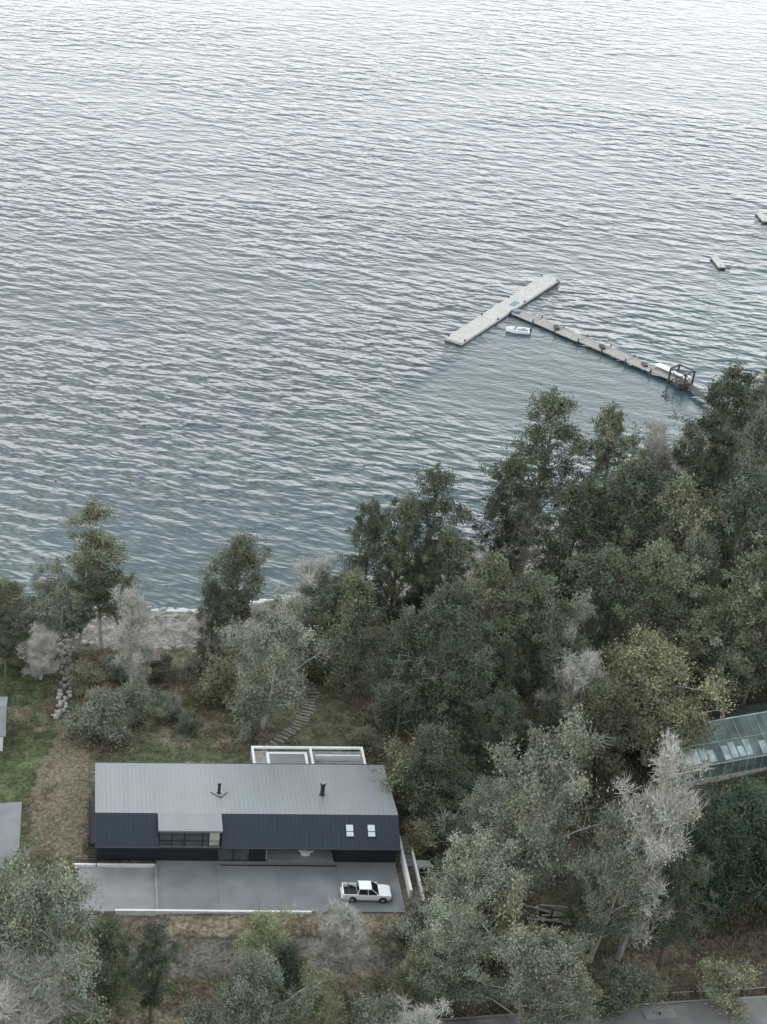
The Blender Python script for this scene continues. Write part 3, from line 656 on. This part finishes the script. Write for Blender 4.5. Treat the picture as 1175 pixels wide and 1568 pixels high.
TR=[(20,885,1010,95,'dense'),(82,868,1008,105,'willow'),(157,768,992,100,'tall',0),(118,850,1000,65,'tall',1),(206,905,1062,72,'silver'),(8,920,1030,60,'beech'),(192,880,1000,55,'tall',0),
(362,818,975,94,'dense',1),(325,880,1000,50,'dense'),(410,915,1115,135,'willow'),(318,968,1052,62,'shrub'),(340,1000,1075,80,'shrub'),(150,1052,1130,90,'shrub'),(205,1040,1100,70,'shrub'),(250,1000,1040,50,'shrub'),(465,990,1040,60,'shrub'),
(130,1010,1050,60,'shrub'),(265,1060,1100,50,'shrub'),(180,1000,1040,55,'shrub'),(120,1085,1120,50,'shrub'),(380,1060,1120,70,'shrub'),(440,965,1030,70,'dense'),(300,1010,1045,50,'shrub'),(45,990,1020,50,'shrub'),(230,1070,1100,45,'shrub'),(290,1090,1120,40,'shrub',2),(175,1100,1135,45,'shrub',0),(560,1110,1150,60,'shrub'),(62,960,1040,60,'bare'),
(482,850,1000,75,'bare'),(478,880,1010,80,'willow'),(520,870,1030,80,'beech'),(565,760,1000,85,'beech'),(650,704,985,105,'beech',0),(603,745,1000,90,'beech'),(545,880,1060,110,'dense'),(690,800,1010,90,'beech'),
(680,893,1170,140,'beech',2),(745,850,1110,120,'beech',1),(620,935,1140,100,'dense'),(820,588,880,130,'beech',0),(765,690,930,95,'beech'),(930,618,880,110,'beech',1),(870,735,985,125,'beech'),(955,705,985,135,'beech'),
(1040,725,1010,140,'beech',1),(1105,556,830,100,'beech'),(1160,590,860,100,'willow'),(1050,635,880,80,'tall'),(1130,705,1010,130,'beech'),(1165,810,1100,140,'beech'),(1000,820,1080,130,'beech'),(905,835,1080,130,'beech'),
(800,870,1110,120,'beech'),(1090,900,1120,140,'beech',1),(1000,640,860,80,'bare'),(790,760,900,70,'bare'),(1150,610,790,90,'bare'),(1060,800,1040,90,'willow'),(720,1000,1180,90,'beech',0),(850,900,1110,90,'willow'),
(1010,972,1170,185,'fluffy'),(915,1030,1200,120,'dense',1),(865,985,1170,95,'silver'),(845,1060,1190,80,'dense'),(760,1060,1210,90,'beech'),(660,1110,1250,115,'dense'),(620,1130,1240,80,'shrub'),(710,1190,1290,100,'beech'),
(815,1098,1390,165,'willow',0),(745,1180,1330,100,'willow'),(700,1230,1330,90,'shrub'),(985,1148,1470,115,'silver',0),(930,1250,1470,100,'willow'),(1035,1290,1480,100,'beech'),(1120,1200,1400,150,'deep'),(1175,1205,1380,90,'deep'),(1080,1240,1420,100,'deep'),(1025,1150,1260,50,'dense',0),
(735,1295,1455,140,'willow'),(640,1372,1450,90,'shrub'),(690,1390,1540,130,'willow'),(640,1440,1540,80,'dense'),(820,1430,1600,170,'willow',1),(770,1350,1490,90,'shrub'),(870,1440,1560,90,'fluffy'),(900,1330,1450,90,'dense'),
(75,1318,1600,185,'willow',1),(10,1330,1560,150,'willow',0),(45,1470,1650,140,'bare'),(165,1400,1560,90,'dense'),(232,1408,1570,80,'beech',0),(412,1382,1500,90,'fluffy'),(508,1388,1505,90,'silver'),(380,1470,1650,150,'willow'),(480,1470,1620,85,'fluffy'),(440,1440,1560,80,'dense'),
(300,1530,1640,100,'shrub'),(560,1520,1640,90,'shrub'),(620,1540,1660,110,'silver'),(1110,1468,1535,85,'shrub',3),(960,1480,1540,90,'shrub',0),(575,1180,1230,60,'shrub'),(650,1250,1300,60,'shrub'),(690,1310,1370,70,'shrub'),(450,1020,1060,50,'shrub'),(600,1040,1100,80,'shrub'),
(1210,700,1000,140,'beech'),(1240,900,1080,150,'beech'),(1250,1230,1400,150,'deep'),(-60,880,1030,110,'willow'),(-80,1300,1500,160,'willow'),(1290,800,1100,160,'beech')]
for t in TR: place(*t)
def near_gh(x,y): return GHP[0]-6<x<GHP[0]+24 and GHP[1]-16<y<GHP[1]+16
cnt=0
for i in range(900):
    if cnt>=35: break
    x=random.uniform(44,150); y=random.uniform(118,275); s_=float(inland(x,y))
    if s_<9 or (x<62 and y<150) or (y<122) or near_gh(x,y): continue
    if y<150 and x>62: 
        if random.random()<.75: continue
    k='beech' if y>155 else random.choice(['dense','shrub','deep'])
    me=random.choice(K[k]); o=D.objects.new(NM[k],me); COL.objects.link(o); s=random.uniform(.45,.7); o.scale=(s*1.1,s*1.1,s); o.location=(x,y,float(height(x,y))-.1); o.rotation_euler=(0,0,random.uniform(0,6)); cnt+=1

tb=TB(); cs=[];ts_=[]
pal=[(.11,.13,.075),(.155,.15,.10),(.155,.13,.10),(.085,.105,.062),(.20,.185,.15),(.12,.10,.08)]
n=0
lawnp=[[G(*p_) for p_ in l] for l in LAWNS]+[[G(*p_) for p_ in TRACK]]+[[G(-40,1235),G(36,1230),G(36,1320),G(-40,1330)]]
def blocked(x,y):
    if -1.8<x<39.5 and 127.2<y<153: return True
    if y<A0.y+(x-A0.x)*dr.y/dr.x+3.6 and x>44: return True
    for l in lawnp:
        if inpoly(np.array([x]),np.array([y]),l)[0]: return True
    return False
while n<3600:
    x=random.uniform(-22,125); y=random.uniform(106,265); s_=float(inland(x,y))
    if s_<13: continue
    de=float(fbm(x,y,8,77)); lim=.44 if x<38 else .34
    if de<lim and random.random()<.8: continue
    if blocked(x,y): continue
    r=random.uniform(.25,1.0)*(1.25 if x>38 else .95); k=int(34*r+12); z=float(height(x,y))
    g=rng.normal(size=(k,3))*[r*.6,r*.6,r*.42]; g[:,2]=np.abs(g[:,2]); cs.append(g+np.array([x,y,z]))
    c=np.array(random.choice(pal if x<42 else pal[:4]+pal[3:4])); 
    if x>55 and y<127: c=np.array(random.choice([pal[2],pal[4],pal[5],pal[1]]))
    ts_.append(c[None]*rng.uniform(.65,1.35,(k,1))); n+=1
tb.leaves(np.concatenate(cs),.22,np.concatenate(ts_),0)
M_under=leafmat('undergrowth_leaves',(1,1,1),hue=0)
mk('undergrowth',tb.v,tb.f,M_under,midx=tb.m,tone=np.array(tb.t))
n=30000; x=rng.uniform(-22,100,n*2); y=rng.uniform(108,188,n*2); s_=inland(x,y); ok=(s_>12)&(~((x>-1.8)&(x<39)&(y>127.4)&(y<153)))
for l in lawnp: ok&=~inpoly(x,y,l)
ok&=~((y<A0.y+(x-A0.x)*dr.y/dr.x+3.2)&(x>44)); ok&=(fbm(x,y,5,91)>.42)|((x>55)&(y<126))
x=x[ok][:n]; y=y[ok][:n]; n=len(x); z=height(x,y); hgt=rng.uniform(.2,.6,n)*(1+1.2*((x>55)&(y<126))); a=rng.uniform(0,6.28,n); w=.05
lx=rng.normal(0,.18,n); ly=rng.normal(0,.18,n)
v=np.stack([np.stack([x-np.cos(a)*w,y-np.sin(a)*w,z-.03],-1),np.stack([x+np.cos(a)*w,y+np.sin(a)*w,z-.03],-1),np.stack([x+lx,y+ly,z+hgt],-1)],1).reshape(-1,3)
tc=np.array([.22,.195,.145])*rng.uniform(.6,1.5,(n,1)); mk('dry_grass',v,np.arange(3*n).reshape(-1,3).tolist(),M_under,tone=np.repeat(tc,3,0))

# ------------------------------------------------------------------ light
W=D.worlds.new('World'); SC.world=W; W.use_nodes=True; nt=W.node_tree; nt.nodes.clear(); L=nt.links.new
EL=math.radians(58)
sk=nt.nodes.new('ShaderNodeTexSky'); sk.sky_type='NISHITA'; sk.sun_disc=False; sk.sun_elevation=EL; sk.sun_rotation=0; sk.dust_density=2
tc=nt.nodes.new('ShaderNodeTexCoord'); sx=nt.nodes.new('ShaderNodeSeparateXYZ'); L(tc.outputs['Generated'],sx.inputs[0])
rp=nt.nodes.new('ShaderNodeValToRGB'); cr=rp.color_ramp; cr.elements[0].position=0; cr.elements[0].color=(1,1,1,1); cr.elements[1].position=1; cr.elements[1].color=(.26,.27,.28,1)
for ps,c in ((.28,(1,1,1)),(.42,(.74,.775,.81)),(.58,(.46,.51,.55)),(.78,(.29,.315,.335))):
    e=cr.elements.new(ps); e.color=(*c,1)
L(sx.outputs['Z'],rp.inputs[0])
cl=nt.nodes.new('ShaderNodeTexNoise'); cl.inputs['Scale'].default_value=2.5; cl.inputs['Detail'].default_value=3
mp=nt.nodes.new('ShaderNodeMapping'); mp.inputs['Scale'].default_value=(1,1,3); L(tc.outputs['Generated'],mp.inputs[0]); L(mp.outputs[0],cl.inputs['Vector'])
mr=nt.nodes.new('ShaderNodeMapRange'); mr.inputs['From Min'].default_value=.3; mr.inputs['From Max'].default_value=.7; mr.inputs['To Min'].default_value=.87*40; mr.inputs['To Max'].default_value=1.13*40; L(cl.outputs['Fac'],mr.inputs['Value'])
vs=nt.nodes.new('ShaderNodeVectorMath'); vs.operation='SCALE'; L(rp.outputs[0],vs.inputs[0]); L(mr.outputs[0],vs.inputs['Scale'])
mx=nt.nodes.new('ShaderNodeMix'); mx.data_type='RGBA'; mx.inputs[0].default_value=.85; L(sk.outputs[0],mx.inputs[6]); L(vs.outputs[0],mx.inputs[7])
bg=nt.nodes.new('ShaderNodeBackground'); bg.inputs['Strength'].default_value=.1; L(mx.outputs[2],bg.inputs['Color'])
wo=nt.nodes.new('ShaderNodeOutputWorld'); L(bg.outputs[0],wo.inputs[0])
sl=D.lights.new('sun','SUN'); sl.energy=.6; sl.angle=math.radians(25); sl.color=(1,.97,.93); so=D.objects.new('sun',sl); so.rotation_euler=(-(math.pi/2-EL),0,math.radians(12)); COL.objects.link(so)

cam=D.cameras.new('camera'); co=D.objects.new('camera',cam); COL.objects.link(co); co.location=(0,0,HC); co.rotation_euler=(math.pi/2-PITCH,0,0)
cam.sensor_fit='VERTICAL'; cam.sensor_height=24; cam.lens=F/1568*24; cam.shift_x=(587.5-CX)/1568; cam.clip_end=20000; cam.clip_start=1
SC.camera=co
SC.view_settings.view_transform='Standard'; SC.view_settings.look='None'; SC.view_settings.exposure=0
